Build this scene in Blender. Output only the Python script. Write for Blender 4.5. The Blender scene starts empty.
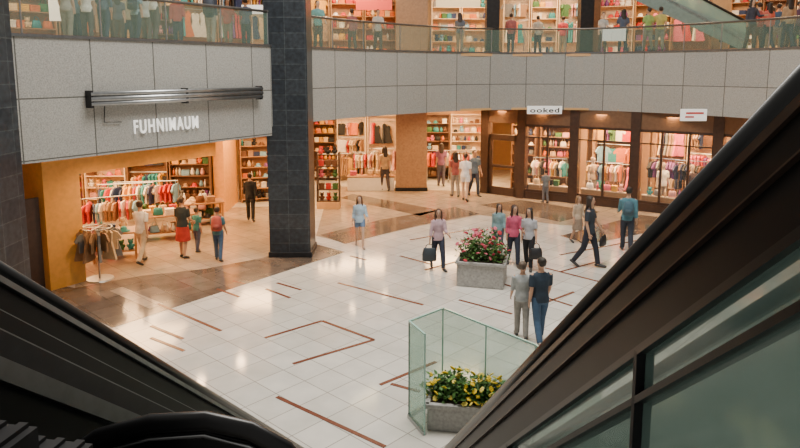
import bpy, math, random
from mathutils import Vector, Matrix
random.seed(11)
# ---------- camera calibration (floor plane z=0, metres) ----------
H=5.3; F=650.0; TH=math.radians(8); YH=70.0
CY=YH+F*math.tan(TH); CT=math.cos(TH); ST=math.sin(TH)
def fl(px,py,z=0.0):
    u=(px-400)/F; v=(py-CY)/F
    t=(H-z)/(ST+v*CT)
    return (u*t,(CT-v*ST)*t)
def at(px,py,Y):
    u=(px-400)/F; v=(py-CY)/F
    t=Y/(CT-v*ST)
    return Vector((u*t,Y,H-t*(ST+v*CT)))
def height_at(Y,py):
    return at(400,py,Y).z
sc=bpy.context.scene
COL=sc.collection
cam=bpy.data.cameras.new("camera"); co=bpy.data.objects.new("camera",cam); COL.objects.link(co)
co.location=(0,0,H); co.rotation_euler=(math.pi/2-TH,0,0)
cam.sensor_width=36; cam.lens=F/800*36; cam.shift_y=-(224-CY)/800; cam.clip_start=0.05
sc.camera=co
# ---------- materials ----------
MC={}
def mat(name,c,r=0.6,m=0.0,var=0.12,sc_=8.0,bump=0.0,emit=0.0,coat=0.0,spec=.5):
    key=(name,tuple(c),r,m,emit)
    if key in MC: return MC[key]
    ma=bpy.data.materials.new(name); ma.use_nodes=True
    nt=ma.node_tree; b=nt.nodes["Principled BSDF"]
    b.inputs["Roughness"].default_value=r; b.inputs["Metallic"].default_value=m; b.inputs["Specular IOR Level"].default_value=spec
    if coat: b.inputs["Coat Weight"].default_value=coat
    tc=nt.nodes.new("ShaderNodeTexCoord"); n=nt.nodes.new("ShaderNodeTexNoise"); n.inputs["Scale"].default_value=sc_
    n.inputs["Detail"].default_value=4
    nt.links.new(tc.outputs["Object"],n.inputs["Vector"])
    cr=nt.nodes.new("ShaderNodeValToRGB")
    cr.color_ramp.elements[0].position=0.3; cr.color_ramp.elements[1].position=0.7
    cr.color_ramp.elements[0].color=(*[x*(1-var) for x in c],1); cr.color_ramp.elements[1].color=(*[min(1,x*(1+var)) for x in c],1)
    nt.links.new(n.outputs["Fac"],cr.inputs["Fac"]); nt.links.new(cr.outputs["Color"],b.inputs["Base Color"])
    if bump:
        bp=nt.nodes.new("ShaderNodeBump"); bp.inputs["Strength"].default_value=bump
        nt.links.new(n.outputs["Fac"],bp.inputs["Height"]); nt.links.new(bp.outputs["Normal"],b.inputs["Normal"])
    if emit:
        nt.links.new(cr.outputs["Color"],b.inputs["Emission Color"]); b.inputs["Emission Strength"].default_value=emit
    MC[key]=ma; return ma
def brick_mat(name,c1,c2,mort,bw,rh,ms,r,coord="UV",rot=0,off=0.0,var=0.1,nscale=6,bump=0.1,coat=0):
    ma=bpy.data.materials.new(name); ma.use_nodes=True
    nt=ma.node_tree; b=nt.nodes["Principled BSDF"]; b.inputs["Roughness"].default_value=r
    b.inputs["Coat Weight"].default_value=coat
    tc=nt.nodes.new("ShaderNodeTexCoord"); mp=nt.nodes.new("ShaderNodeMapping"); mp.inputs["Rotation"].default_value=(0,0,rot)
    br=nt.nodes.new("ShaderNodeTexBrick"); br.offset=off; br.squash=1
    br.inputs["Scale"].default_value=1; br.inputs["Brick Width"].default_value=bw; br.inputs["Row Height"].default_value=rh
    br.inputs["Mortar Size"].default_value=ms; br.inputs["Color1"].default_value=(*c1,1); br.inputs["Color2"].default_value=(*c2,1); br.inputs["Mortar"].default_value=(*mort,1)
    nt.links.new(tc.outputs[coord],mp.inputs["Vector"]); nt.links.new(mp.outputs["Vector"],br.inputs["Vector"])
    n=nt.nodes.new("ShaderNodeTexNoise"); n.inputs["Scale"].default_value=nscale; n.inputs["Detail"].default_value=6
    nt.links.new(tc.outputs["Object"],n.inputs["Vector"])
    mr=nt.nodes.new("ShaderNodeMapRange"); mr.inputs["From Min"].default_value=.3; mr.inputs["From Max"].default_value=.7
    mr.inputs["To Min"].default_value=1-var; mr.inputs["To Max"].default_value=1+var
    nt.links.new(n.outputs["Fac"],mr.inputs["Value"])
    mx=nt.nodes.new("ShaderNodeVectorMath"); mx.operation='SCALE'
    nt.links.new(br.outputs["Color"],mx.inputs[0]); nt.links.new(mr.outputs["Result"],mx.inputs["Scale"])
    nt.links.new(mx.outputs["Vector"],b.inputs["Base Color"])
    if bump:
        bp=nt.nodes.new("ShaderNodeBump"); bp.inputs["Strength"].default_value=bump; bp.inputs["Distance"].default_value=.01; bp.invert=True
        nt.links.new(br.outputs["Fac"],bp.inputs["Height"]); nt.links.new(bp.outputs["Normal"],b.inputs["Normal"])
    return ma
def glass_mat(name,c,alpha,r=0.05,tint=.3,edge=.4):
    ma=bpy.data.materials.new(name); ma.use_nodes=True; nt=ma.node_tree
    out=nt.nodes["Material Output"]; b=nt.nodes["Principled BSDF"]
    b.inputs["Base Color"].default_value=(*c,1); b.inputs["Roughness"].default_value=r; b.inputs["Specular IOR Level"].default_value=1
    tr=nt.nodes.new("ShaderNodeBsdfTransparent"); tr.inputs["Color"].default_value=(*[1-tint+tint*x for x in c],1)
    mx=nt.nodes.new("ShaderNodeMixShader")
    lw=nt.nodes.new("ShaderNodeLayerWeight"); lw.inputs["Blend"].default_value=.5
    pw=nt.nodes.new("ShaderNodeMath"); pw.operation='POWER'; pw.inputs[1].default_value=4
    ad=nt.nodes.new("ShaderNodeMath"); ad.operation='MULTIPLY_ADD'; ad.use_clamp=True; ad.inputs[1].default_value=edge; ad.inputs[2].default_value=alpha
    nt.links.new(lw.outputs["Facing"],pw.inputs[0]); nt.links.new(pw.outputs[0],ad.inputs[0]); nt.links.new(ad.outputs[0],mx.inputs[0])
    nt.links.new(tr.outputs[0],mx.inputs[1]); nt.links.new(b.outputs[0],mx.inputs[2]); nt.links.new(mx.outputs[0],out.inputs["Surface"])
    return ma
RT=math.radians(-47)
M_floor=brick_mat("white_floor_tile",(.70,.665,.60),(.60,.565,.505),(.34,.31,.27),.6,.6,.009,.10,"Object",RT,0,.09,2,.05)
M_brownfl=brick_mat("brown_floor_tile",(.10,.075,.058),(.18,.14,.11),(.07,.055,.045),.6,.6,.008,.12,"Object",RT,0,.2,3,.05)
M_tanfl=brick_mat("tan_floor_tile",(.40,.32,.24),(.34,.27,.20),(.2,.15,.11),.6,.6,.008,.12,"Object",RT,0,.12,3,.05)
M_inlay=mat("red_brown_inlay",(.18,.06,.035),.25)
M_fascia=brick_mat("grey_stone_panel",(.35,.345,.32),(.315,.31,.29),(.09,.088,.08),1.5,1.2,.014,.6,"UV",0,0,.24,38,.3)
M_col=brick_mat("dark_slate_tile",(.016,.021,.028),(.030,.036,.043),(.055,.065,.07),.56,.42,.008,.35,"UV",0,0.0,.45,9,.3)
M_gold=mat("gold_plaster",(.78,.38,.08),.45,var=.08)
M_cream=mat("cream_plaster",(.60,.36,.17),.6,var=.05)
M_tan=mat("tan_stone",(.34,.21,.12),.5,var=.15,sc_=12)
M_brown=mat("dark_brown_wood",(.055,.028,.018),.4,var=.2)
M_soffit=mat("soffit_plaster",(.62,.38,.16),.6,var=.03)
M_black=mat("black_rubber",(.006,.006,.007),.35,var=.2)
M_dark=mat("black_steel_panel",(.007,.007,.008),.4,.0,var=.3,sc_=3,spec=.25)
M_dark2=mat("charcoal_panel",(.016,.016,.018),.45,.0,var=.3,spec=.3)
M_bronze=mat("bronze_trim",(.07,.05,.04),.4,.6)
M_steel=mat("brushed_steel",(.42,.43,.44),.3,.9)
M_dsteel=mat("dark_brushed_steel",(.19,.195,.2),.35,.8)
M_white=mat("white_paint",(.8,.79,.76),.5,var=.04)
M_lamp=mat("lamp_glow",(1,.82,.55),.5,emit=9,var=.01)
M_signw=mat("illuminated_letter",(.95,.93,.88),.5,emit=.7,var=.01)
M_glass=glass_mat("green_glass",(.40,.55,.46),.12,tint=.3)
M_glassu=glass_mat("grey_green_glass",(.42,.56,.50),.42,tint=.4)
M_win=glass_mat("clear_window_glass",(.7,.75,.72),.03,.04,.05,.3)
M_glass2=glass_mat("teal_escalator_glass",(.30,.46,.42),.36,.10,.35)
M_boxglass=glass_mat("pale_green_glass",(.50,.74,.64),.17,tint=.3)
M_edge=mat("glass_edge",(.35,.58,.50),.2)
M_conc=mat("concrete",(.36,.35,.33),.8,var=.2,sc_=20,bump=.2)
M_soil=mat("soil",(.05,.035,.025),.9)
M_leaf=mat("green_leaf",(.06,.15,.03),.5,var=.6,sc_=14)
# ---------- mesh builder ----------
class MB:
    def __init__(s): s.v=[]; s.f=[]; s.uv=None
    def tube(s,pts,rads,seg=12,cap=True,ax=None):
        pts=[Vector(p) for p in pts]; n=len(pts); base=len(s.v)
        for i,p in enumerate(pts):
            t=(pts[min(i+1,n-1)]-pts[max(i-1,0)]).normalized()
            X=Vector(ax) if ax else Vector((1,0,0))
            if abs(t.dot(X))>.97: X=Vector((0,1,0))
            a=(X-t*X.dot(t)).normalized(); b=t.cross(a)
            r=rads[i] if hasattr(rads,'__len__') else rads
            rx,ry=r if hasattr(r,'__len__') else (r,r)
            for j in range(seg):
                an=2*math.pi*j/seg
                s.v.append(p+a*rx*math.cos(an)+b*ry*math.sin(an))
        for i in range(n-1):
            for j in range(seg):
                k=(j+1)%seg
                s.f.append((base+i*seg+j,base+i*seg+k,base+(i+1)*seg+k,base+(i+1)*seg+j))
        if cap:
            s.f.append(tuple(base+j for j in reversed(range(seg))))
            s.f.append(tuple(base+(n-1)*seg+j for j in range(seg)))
    def box(s,c,d,rz=0.0):
        c=Vector(c); base=len(s.v); R=Matrix.Rotation(rz,3,'Z')
        for z in(-.5,.5):
            for x,y in((-.5,-.5),(.5,-.5),(.5,.5),(-.5,.5)):
                s.v.append(c+R@Vector((x*d[0],y*d[1],z*d[2])))
        b=base
        s.f+= [(b+3,b+2,b+1,b),(b+4,b+5,b+6,b+7),(b,b+1,b+5,b+4),(b+1,b+2,b+6,b+5),(b+2,b+3,b+7,b+6),(b+3,b,b+4,b+7)]
    def prism(s,P,Q,side,w0,w1,z0,z1):
        "box following segment P-Q with lateral range w0..w1 and vertical range z0..z1"
        P=Vector(P);Q=Vector(Q);side=Vector(side); b=len(s.v); Z=Vector((0,0,1))
        for A in(P,Q):
            for w,z in((w0,z0),(w1,z0),(w1,z1),(w0,z1)): s.v.append(A+side*w+Z*z)
        s.f+=[(b+3,b+2,b+1,b),(b+4,b+5,b+6,b+7),(b,b+1,b+5,b+4),(b+1,b+2,b+6,b+5),(b+2,b+3,b+7,b+6),(b+3,b,b+4,b+7)]
    def poly(s,pts,z0,z1):
        b=len(s.v); n=len(pts)
        for z in(z0,z1):
            for p in pts: s.v.append(Vector((p[0],p[1],z)))
        s.f.append(tuple(b+i for i in reversed(range(n)))); s.f.append(tuple(b+n+i for i in range(n)))
        for i in range(n):
            k=(i+1)%n; s.f.append((b+i,b+k,b+n+k,b+n+i))
    def outline(s,pts,y0,y1):
        "xz outline extruded in y"
        b=len(s.v); n=len(pts)
        for y in(y0,y1):
            for p in pts: s.v.append(Vector((p[0],y,p[1])))
        s.f.append(tuple(b+i for i in range(n))); s.f.append(tuple(b+n+i for i in reversed(range(n))))
        for i in range(n):
            k=(i+1)%n; s.f.append((b+k,b+i,b+n+i,b+n+k))
    def blob(s,c,r,seg=10,rings=6):
        pts=[];rr=[]
        for i in range(rings+1):
            a=-math.pi/2*.97+math.pi*.97*i/rings
            pts.append(Vector(c)+Vector((0,0,math.sin(a)*r[2]))); rr.append((max(.002,math.cos(a)*r[0]),max(.002,math.cos(a)*r[1])))
        s.tube(pts,rr,seg)
    def mesh(s,name,smooth=False):
        me=bpy.data.meshes.new(name); me.from_pydata([tuple(v) for v in s.v],[],s.f); me.validate()
        if smooth: me.shade_smooth()
        return me
def ob(name,me,m,loc=(0,0,0),rz=0,parent=None,label=None,cat=None,kind=None,group=None,bevel=0,smooth=False):
    if isinstance(me,MB): me=me.mesh(name,smooth)
    if m and not me.materials: me.materials.append(m)
    o=bpy.data.objects.new(name,me); COL.objects.link(o)
    o.location=loc; o.rotation_euler=(0,0,rz)
    if parent: o.parent=parent
    if label: o["label"]=label
    if cat: o["category"]=cat
    if kind: o["kind"]=kind
    if group: o["group"]=group
    if bevel:
        b=o.modifiers.new("bevel",'BEVEL'); b.width=bevel; b.segments=2; b.limit_method='ANGLE'
    return o
def root(name,loc,label,cat,rz=0,group=None):
    o=bpy.data.objects.new(name,None); COL.objects.link(o); o.location=loc; o.rotation_euler=(0,0,rz); o.empty_display_size=.2
    o["label"]=label; o["category"]=cat
    if group:o["group"]=group
    return o
def uvmesh(name,quads,m):
    "quads: list of (4 points, 4 uvs)"
    v=[];f=[];uv=[]
    for q,u in quads:
        b=len(v); v+=[tuple(p) for p in q]; f.append((b,b+1,b+2,b+3)); uv+=u
    me=bpy.data.meshes.new(name); me.from_pydata(v,[],f); l=me.uv_layers.new(name="UVMap")
    for i,x in enumerate(uv): l.data[i].uv=x
    me.materials.append(m); return me
# ---------- PEOPLE ----------
def remesh(mb,vox,name,sm=4):
    me=mb.mesh("tmp"); o=bpy.data.objects.new("tmp",me); COL.objects.link(o)
    r=o.modifiers.new("r",'REMESH'); r.mode='VOXEL'; r.voxel_size=vox
    s=o.modifiers.new("s",'SMOOTH'); s.iterations=sm; s.factor=.5
    dg=bpy.context.evaluated_depsgraph_get(); nm=bpy.data.meshes.new_from_object(o.evaluated_get(dg))
    bpy.data.objects.remove(o); bpy.data.meshes.remove(me)
    nm.name=name; nm.shade_smooth(); return nm
def join_mesh(me,mb):
    b=len(me.vertices)
    v=[tuple(x.co) for x in me.vertices]+[tuple(x) for x in mb.v]
    f=[tuple(p.vertices) for p in me.polygons]+[tuple(i+b for i in q) for q in mb.f]
    nm=bpy.data.meshes.new(me.name); nm.from_pydata(v,[],f); nm.shade_smooth(); return nm
SK=[(.50,.29,.19),(.60,.38,.26),(.42,.24,.15)]
def person(x,y,h,heading,top,bot,hair=(.03,.02,.015),kind='pants',sleeve=.5,stride=.3,armL=(.15,.09,.3),armR=(-.15,.09,.3),
           hl='short',fem=False,z=0.0,vox=.016,label="person standing",skin=0,shoe=(.04,.04,.04),detail=True,lead=1,name="person",skincol=None,fing=True,hy=0):
    V=Vector
    S=h/1.75; J={}
    low=9
    for s in(1,-1):
        if s==lead: a=stride; k=.08+stride*.25; fp=0
        else: a=-stride*.75; k=.05+stride*.9; fp=stride*1.3
        hip=V((s*.088,0,.92)); kn=hip+.43*V((0,-math.sin(a),-math.cos(a))); an=kn+.41*V((0,-math.sin(a-k),-math.cos(a-k)))
        R=Matrix.Rotation(fp,3,'X')
        heel=an+R@V((0,.05,-.035)); mid=an+R@V((s*.01,-.05,-.035)); toe=an+R@V((s*.03,-.17,-.05))
        J[s]=[hip,kn,an,heel,mid,toe]; low=min(low,heel.z-.042,toe.z-.025)
    dz=V((0,0,-low))
    for s in(1,-1): J[s]=[p+dz for p in J[s]]
    sw=.9 if fem else 1.0
    A={}
    for s,(q,out,bend) in((1,armL),(-1,armR)):
        sh=V((s*.172*sw,0,1.405))+dz
        d=lambda g:V((s*math.sin(out),-math.sin(g)*math.cos(out),-math.cos(g)*math.cos(out)))
        el=sh+.28*d(q); wr=el+.25*d(q+bend); A[s]=[sh,el,wr,d(q+bend)]
    # head turn about the neck axis
    HR=Matrix.Rotation(math.radians(hy),3,'Z')
    # body
    b=MB()
    def T(z_,y_=0): return V((0,y_,z_))+dz
    def HT(p): return HR@V(p)+dz
    hx=tuple(HR@V((1,0,0)))
    b.tube([T(.84),T(.90),T(1.0),T(1.1),T(1.22),T(1.32),T(1.39),T(1.44),T(1.47),T(1.51,-.005),T(1.56,-.01)],
           [(.09,.08),(.155,.11),(.15,.105),(.125*sw,.09),(.145*sw,.105),(.16*sw,.11),(.175*sw,.085),(.12*sw,.07),(.065,.06),(.052,.055),(.05,.052)],16)
    b.tube([HT((0,y_,z_)) for z_,y_ in((1.515,-.045),(1.54,-.04),(1.58,-.02),(1.63,-.008),(1.67,-.002),(1.71,.003),(1.738,.005),(1.75,.006))],
           [(.025,.02),(.045,.042),(.062,.075),(.071,.088),(.075,.095),(.068,.086),(.045,.058),(.012,.016)],16,ax=hx)
    b.tube([HT((0,-.09,1.655)),HT((0,-.112,1.62)),HT((0,-.09,1.61))],[.008,.014,.008],8)
    for s in(1,-1):
        b.blob(HT((s*.075,.005,1.635)),(.012,.02,.032),8,5)
        sh,el,wr,dr=A[s]
        b.tube([sh+V((-s*.03,0,.01)),sh,sh.lerp(el,.5),el,el.lerp(wr,.35),wr,wr+dr*.03,wr+dr*.085],[.05,.052,.044,.038,.038,.026,(.02,.034),(.014,.036)],12)
        hip,kn,an,heel,mid,toe=J[s]
        b.tube([hip+V((0,0,.04)),hip.lerp(kn,.3),kn+V((0,0,.05)),kn,kn.lerp(an,.35),an+V((0,0,.03)),an-V((0,0,.02))],[.085,.08,.058,.054,.054,.036,.036],14)
        b.tube([heel,mid,toe],[.03,.034,.025],10)
    bm=remesh(b,vox,"body")
    fb=MB()
    if fing:
        for s in(1,-1):
            sh,el,wr,dr=A[s]; X=V((1,0,0)); w=dr.cross(X).normalized()
            if w.y>0: w=-w
            inn=V((-s,0,0))
            for i,L in enumerate((.062,.07,.066,.052)):
                p0=wr+dr*.075+w*(.027-.018*i); p1=p0+dr*L*.55+inn*.004; p2=p1+dr*L*.45+inn*.022
                fb.tube([p0,p1,p2],[.0095,.0085,.006],6)
            p0=wr+dr*.03+w*.026; p1=p0+dr*.03+w*.026+inn*.005; p2=p1+dr*.028+w*.006+inn*.008
            fb.tube([p0,p1,p2],[.012,.0105,.007],6)
        bm=join_mesh(bm,fb)
    sk=mat("skin",SK[skin] if not skincol else skincol,.5,var=.05)
    r=root(name,(x,y,z),label,"person" if name=="person" else name,math.radians(heading))
    r.scale=(S,S,S)
    ob("body",bm,sk,parent=r)
    mt=mat("cloth",top,.85,var=.18,sc_=9); mb_=mat("cloth",bot,.85,var=.18,sc_=9)
    # top
    t=MB()
    if kind=='dress':
        t.tube([T(.56),T(.7),T(.88),T(1.0),T(1.1),T(1.22),T(1.32),T(1.39),T(1.44),T(1.465)],[(.24,.19),(.215,.17),(.185,.14),(.16,.12),(.137*sw,.105),(.16*sw,.12),(.175*sw,.125),(.185*sw,.1),(.13*sw,.082),(.075,.068)],16)
    else:
        t.tube([T(.87),T(.92),T(1.0),T(1.1),T(1.22),T(1.32),T(1.39),T(1.44),T(1.47)],[(.172,.13),(.172,.13),(.165,.125),(.145*sw,.11),(.16*sw,.12),(.175*sw,.125),(.188*sw,.1),(.135*sw,.085),(.078,.07)],16)
    for s in(1,-1):
        sh,el,wr,dr=A[s]
        pts=[sh+V((-s*.03,0,.005)),sh]; rr=[.062,.066]
        if sleeve<=.5: pts+=[sh.lerp(el,sleeve*1.6)]; rr+=[.06]
        else:
            pts+=[sh.lerp(el,.5),el,el.lerp(wr,(sleeve-.5)*1.9)]; rr+=[.058,.052,.043]
        t.tube(pts,rr,12)
    ob("shirt" if kind!='dress' else "dress",remesh(t,vox,"shirt",3),mt,parent=r)
    # bottom
    if kind in('pants','shorts'):
        t=MB(); t.tube([T(.83),T(.88),T(.95),T(1.02)],[(.1,.09),(.165,.122),(.165,.12),(.145,.11)],16)
        for s in(1,-1):
            hip,kn,an,heel,mid,toe=J[s]
            if kind=='pants': t.tube([hip+V((0,0,.04)),hip.lerp(kn,.35),kn,kn.lerp(an,.5),an+V((0,0,.0))],[.095,.09,.07,.066,.058],14)
            else: t.tube([hip+V((0,0,.04)),hip.lerp(kn,.3),hip.lerp(kn,.5)],[.095,.095,.092],14)
        ob("trousers" if kind=='pants' else "shorts",remesh(t,vox,"trousers",3),mb_,parent=r)
    elif kind=='skirt':
        t=MB(); t.tube([T(.50),T(.52),T(.7),T(.88),T(.98),T(1.04)],[(.20,.17),(.215,.185),(.20,.16),(.178,.135),(.158,.118),(.138,.105)],16)
        ob("skirt",remesh(t,vox,"skirt",3),mb_,parent=r)
    for s in(1,-1):
        hip,kn,an,heel,mid,toe=J[s]; t=MB()
        t.tube([heel+V((0,.025,.005)),heel+V((0,-.01,.008)),mid,toe,toe+V((0,-.03,-.003))],[(.02,.02),(.037,.04),(.042,.038),(.04,.028),(.02,.015)],12,ax=(1,0,0))
        ob("shoe",t,mat("shoe_leather",shoe,.5),parent=r,smooth=True)
    t=MB()
    t.tube([HT((0,y_,z_)) for z_,y_ in((1.585,.055),(1.62,.04),(1.66,.022),(1.70,.014),(1.735,.008),(1.757,.006),(1.768,.006))],[(.05,.035),(.08,.065),(.088,.092),(.085,.099),(.067,.084),(.038,.048),(.008,.01)],14,ax=hx)
    if hl=='long':
        t.tube([T(1.70,.03),T(1.62,.05),T(1.53,.06),T(1.44,.08),T(1.36,.095),T(1.30,.095)],[(.085,.07),(.092,.055),(.098,.045),(.105,.035),(.08,.025),(.03,.012)],14)
        for s in(1,-1): t.tube([HT((s*.07,-.02,1.71)),HT((s*.088,-.01,1.6)),HT((s*.092,-.02,1.5)),V((s*.09,-.05,1.40))+dz,V((s*.085,-.08,1.34))+dz],[.028,.028,.028,.022,.01],8)
    elif hl=='tail':
        t.tube([HT((0,y_,z_)) for z_,y_ in((1.70,.09),(1.68,.13),(1.6,.14),(1.5,.12))],[.025,.035,.03,.01],8)
    ob("hair",remesh(t,vox,"hair",2),mat("hair",hair,.6,var=.3),parent=r)
    if detail:
        for s in(1,-1):
            e=MB(); e.blob(HT((s*.03,-.088,1.65)),(.013,.008,.008),8,5); ob("eye",e,mat("eye",(.02,.015,.01),.3),parent=r,smooth=True)
        e=MB(); e.blob(HT((0,-.094,1.583)),(.022,.008,.007),8,5); ob("mouth",e,mat("lips",(.42,.14,.12),.5),parent=r,smooth=True)
    Mx=Matrix.Translation((x,y,z))@Matrix.Rotation(math.radians(heading),4,'Z')@Matrix.Scale(S,4)
    return {s:Mx@(A[s][2]+A[s][3]*.09) for s in(1,-1)},Mx
def P(px,fy,hy_,heading,**k):
    x,y=fl(px,fy); h=min(1.98,max(1.0,height_at(y,hy_)))
    return person(x,y,h,heading,**k)
def handbag(pos,c,label,w=.34,h=.28,rz=0,strap=.25):
    m=mat("bag_leather",c,.5)
    r=root("handbag",(pos[0],pos[1],pos[2]-strap-h),label,"bag",rz)
    b=MB(); b.tube([(0,0,0),(0,0,.02),(0,0,h*.6),(0,0,h*.95),(0,0,h)],[(w*.42,.05),(w*.5,.075),(w*.5,.07),(w*.42,.035),(w*.38,.02)],14); ob("bag_body",b,m,parent=r,smooth=True)
    b=MB(); b.tube([(-w*.3,0,h*.9),(-w*.22,0,h+strap*.6),(0,0,h+strap),(w*.22,0,h+strap*.6),(w*.3,0,h*.9)],.012,6); ob("handle",b,m,parent=r,smooth=True)
def backpack(Mx,c,label,S=1.0):
    loc=Mx@Vector((0,.17,1.02)); rz=Mx.to_euler().z
    r=root("backpack",loc,label,"backpack",rz)
    b=MB(); b.tube([(0,0,0),(0,0,.03),(0,.01,.2),(0,0,.36),(0,0,.42)],[(.1,.05),(.15,.085),(.15,.095),(.13,.075),(.07,.04)],14); ob("pack_body",b,mat("nylon",c,.7),parent=r,smooth=True)
    b=MB(); b.tube([(0,.085,.06),(0,.10,.14),(0,.09,.2)],[(.08,.03),(.1,.035),(.08,.02)],10); ob("pocket",b,mat("nylon",[x*.7 for x in c],.7),parent=r,smooth=True)
    for s in(1,-1):
        b=MB(); b.tube([(s*.09,-.04,.36),(s*.1,-.14,.40),(s*.1,-.27,.32),(s*.11,-.28,.15),(s*.12,-.1,.04)],.016,6); ob("strap",b,mat("nylon",[x*.6 for x in c],.7),parent=r,smooth=True)

P(143,263,200,170,top=(.74,.75,.74),bot=(.62,.52,.38),label="person in white shirt and beige trousers walking into shop",stride=.34,hair=(.04,.025,.015),armL=(.4,.1,.5),armR=(-.3,.1,.3),hy=15)
P(184,258,197,175,top=(.03,.04,.045),bot=(.40,.03,.025),kind='skirt',fem=True,stride=.12,label="person in dark top and red skirt seen from behind",hair=(.06,.03,.015),hl='tail',armR=(.1,.12,.9),hy=-20)
P(198,252,208,160,top=(.05,.24,.24),bot=(.08,.09,.15),stride=.15,fem=True,label="child in teal shirt beside adults",hair=(.04,.025,.015))
w,Mx=P(219,261,207,185,top=(.08,.20,.23),bot=(.06,.11,.19),stride=.2,fem=True,label="person in teal top and jeans wearing red backpack",hair=(.04,.025,.015),armR=(.1,.15,.4))
backpack(Mx,(.40,.07,.05),"small red backpack on a person's back")
P(251,221,173,190,top=(.015,.016,.02),bot=(.012,.012,.015),sleeve=.95,stride=.25,label="person dressed all in black near shop entrance",skin=2,armL=(.3,.1,.4),armR=(-.3,.1,.2))
w,_=P(360,247,195,8,top=(.42,.55,.66),bot=(.14,.22,.36),kind='shorts',sleeve=.8,fem=True,stride=.34,hl='long',hair=(.10,.04,.018),skin=1,label="long-haired person in pale blue top and denim shorts walking",armL=(.2,.2,.8),armR=(-.2,.15,.3),shoe=(.4,.3,.25),hy=-20)
w,_=P(438,269,208,15,top=(.50,.34,.38),bot=(.03,.035,.06),fem=True,stride=.34,hl='long',hair=(.07,.03,.015),sleeve=.8,label="long-haired person in pink-grey top and dark jeans carrying bag",armR=(.1,.22,.15),armL=(.3,.1,.9),hy=-15)
handbag(w[-1],(.03,.04,.05),"dark shopping bag held by walking person",.38,.36,strap=.12)
P(498,256,204,350,top=(.20,.32,.34),bot=(.07,.08,.11),fem=True,hl='long',sleeve=.9,stride=.15,label="person in grey-teal cardigan standing with friends",hair=(.03,.018,.012),hy=30)
P(513,266,205,5,top=(.55,.09,.17),bot=(.025,.03,.05),fem=True,hl='long',sleeve=.85,stride=.28,label="person in bright pink top and dark jeans",hair=(.04,.02,.015),armL=(.2,.08,1.1),hy=20)
w,_=P(528,269,208,340,top=(.42,.42,.45),bot=(.016,.016,.02),fem=True,hl='long',sleeve=.5,stride=.25,label="person in light grey top and black trousers with bag",hair=(.03,.018,.012),armL=(.0,.12,.5),hy=-25)
handbag(w[1],(.015,.015,.018),"black shoulder bag beside person in grey",.34,.3,strap=.15)
P(521,338,262,172,top=(.34,.36,.36),bot=(.26,.25,.23),sleeve=.6,stride=.18,vox=.013,label="person with grey shirt and pale trousers walking with companion",hair=(.10,.07,.05),armR=(.15,.08,.3),armL=(.1,.12,.5),hy=-35)
P(539,343,257,186,top=(.02,.035,.055),bot=(.045,.09,.16),sleeve=.5,stride=.3,vox=.013,label="person in navy t-shirt and blue jeans",skin=0,hair=(.02,.015,.01),armL=(-.2,.1,.3),armR=(.2,.1,.5),shoe=(.35,.33,.3),hy=25,lead=-1)
w,_=P(588,267,195,60,top=(.03,.04,.055),bot=(.02,.022,.035),sleeve=.5,stride=.33,hl='long',label="long-haired person in dark shirt striding with bag",armL=(.3,.1,.3),armR=(-.1,.08,.4))
handbag(w[1],(.01,.01,.012),"black duffel bag carried by striding person",.5,.26,rz=1.0,strap=.10)
P(577,243,196,30,top=(.50,.38,.27),bot=(.26,.19,.14),kind='skirt',fem=True,hl='long',hair=(.28,.15,.07),sleeve=.8,stride=.2,label="blond person in beige outfit walking")
w,Mx=P(626,252,187,165,top=(.08,.20,.25),bot=(.03,.035,.05),sleeve=.9,stride=.25,label="person in teal jacket with backpack",hair=(.025,.02,.015),armL=(.3,.1,.8))
backpack(Mx,(.05,.11,.15),"blue-grey backpack on a person's back")
P(465,201,150,165,top=(.85,.83,.80),bot=(.8,.78,.75),kind='shorts',fem=True,hl='tail',hair=(.05,.025,.015),stride=.25,label="person in white top and white shorts",skin=1)
P(455,197,152,190,top=(.30,.08,.07),bot=(.3,.25,.2),fem=True,hl='long',stride=.15,label="person in dark red top beside companion in white")
P(545,203,170,200,top=(.18,.20,.21),bot=(.15,.15,.16),stride=.1,label="person in grey outfit looking into shop window",vox=.02)
P(441,186,140,180,top=(.22,.09,.18),bot=(.08,.07,.1),fem=True,hl='long',stride=.1,label="person in purple top browsing shop display",vox=.02)
P(474,196,150,20,top=(.12,.16,.2),bot=(.04,.045,.06),stride=.28,label="person in dark blue top walking out of shop",vox=.02)
P(385,191,146,200,top=(.4,.28,.16),bot=(.06,.05,.06),fem=True,hl='long',stride=.2,label="person in tan top near clothes shop",vox=.02)
# upstairs visitors
UZ=5.95
ups=[(68,17,(.4,.35,.3),190),(77,18,(.12,.18,.24),10),(88,17.5,(.75,.72,.66),200),(105,16.5,(.08,.1,.14),180),(119,20,(.1,.1,.12),200),(128,20.5,(.4,.32,.2),30),(137,18,(.25,.36,.42),170),(147,19.5,(.5,.5,.48),190),(156,17,(.78,.74,.66),160),
(178,20.5,(.45,.08,.06),20),(211,19,(.03,.035,.05),185),(228,21.5,(.5,.12,.08),10),(246,22,(.1,.12,.2),190),(318,23,(.15,.34,.32),20),(352,25.5,(.3,.1,.1),200),(378,26,(.5,.45,.4),20),(460,27.5,(.1,.12,.15),170),(511,28.3,(.3,.1,.1),170),(563,29.2,(.5,.06,.08),170),(538,28.5,(.4,.38,.33),190),
(648,24.9,(.28,.40,.12),190),(660,25.0,(.5,.42,.12),170),(603,27,(.5,.48,.45),10),(623,26.5,(.08,.1,.15),180),
(751,22.4,(.05,.05,.07),20),(758,23.6,(.35,.07,.06),200),(768,22.8,(.6,.14,.1),190),(778,23.6,(.06,.1,.16),160),(788,22.2,(.4,.25,.14),180),(798,23,(.12,.06,.1),10),(771,24.6,(.55,.5,.45),190),(792,24.4,(.1,.1,.12),190),(784,25.2,(.5,.1,.08),170)]
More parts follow.
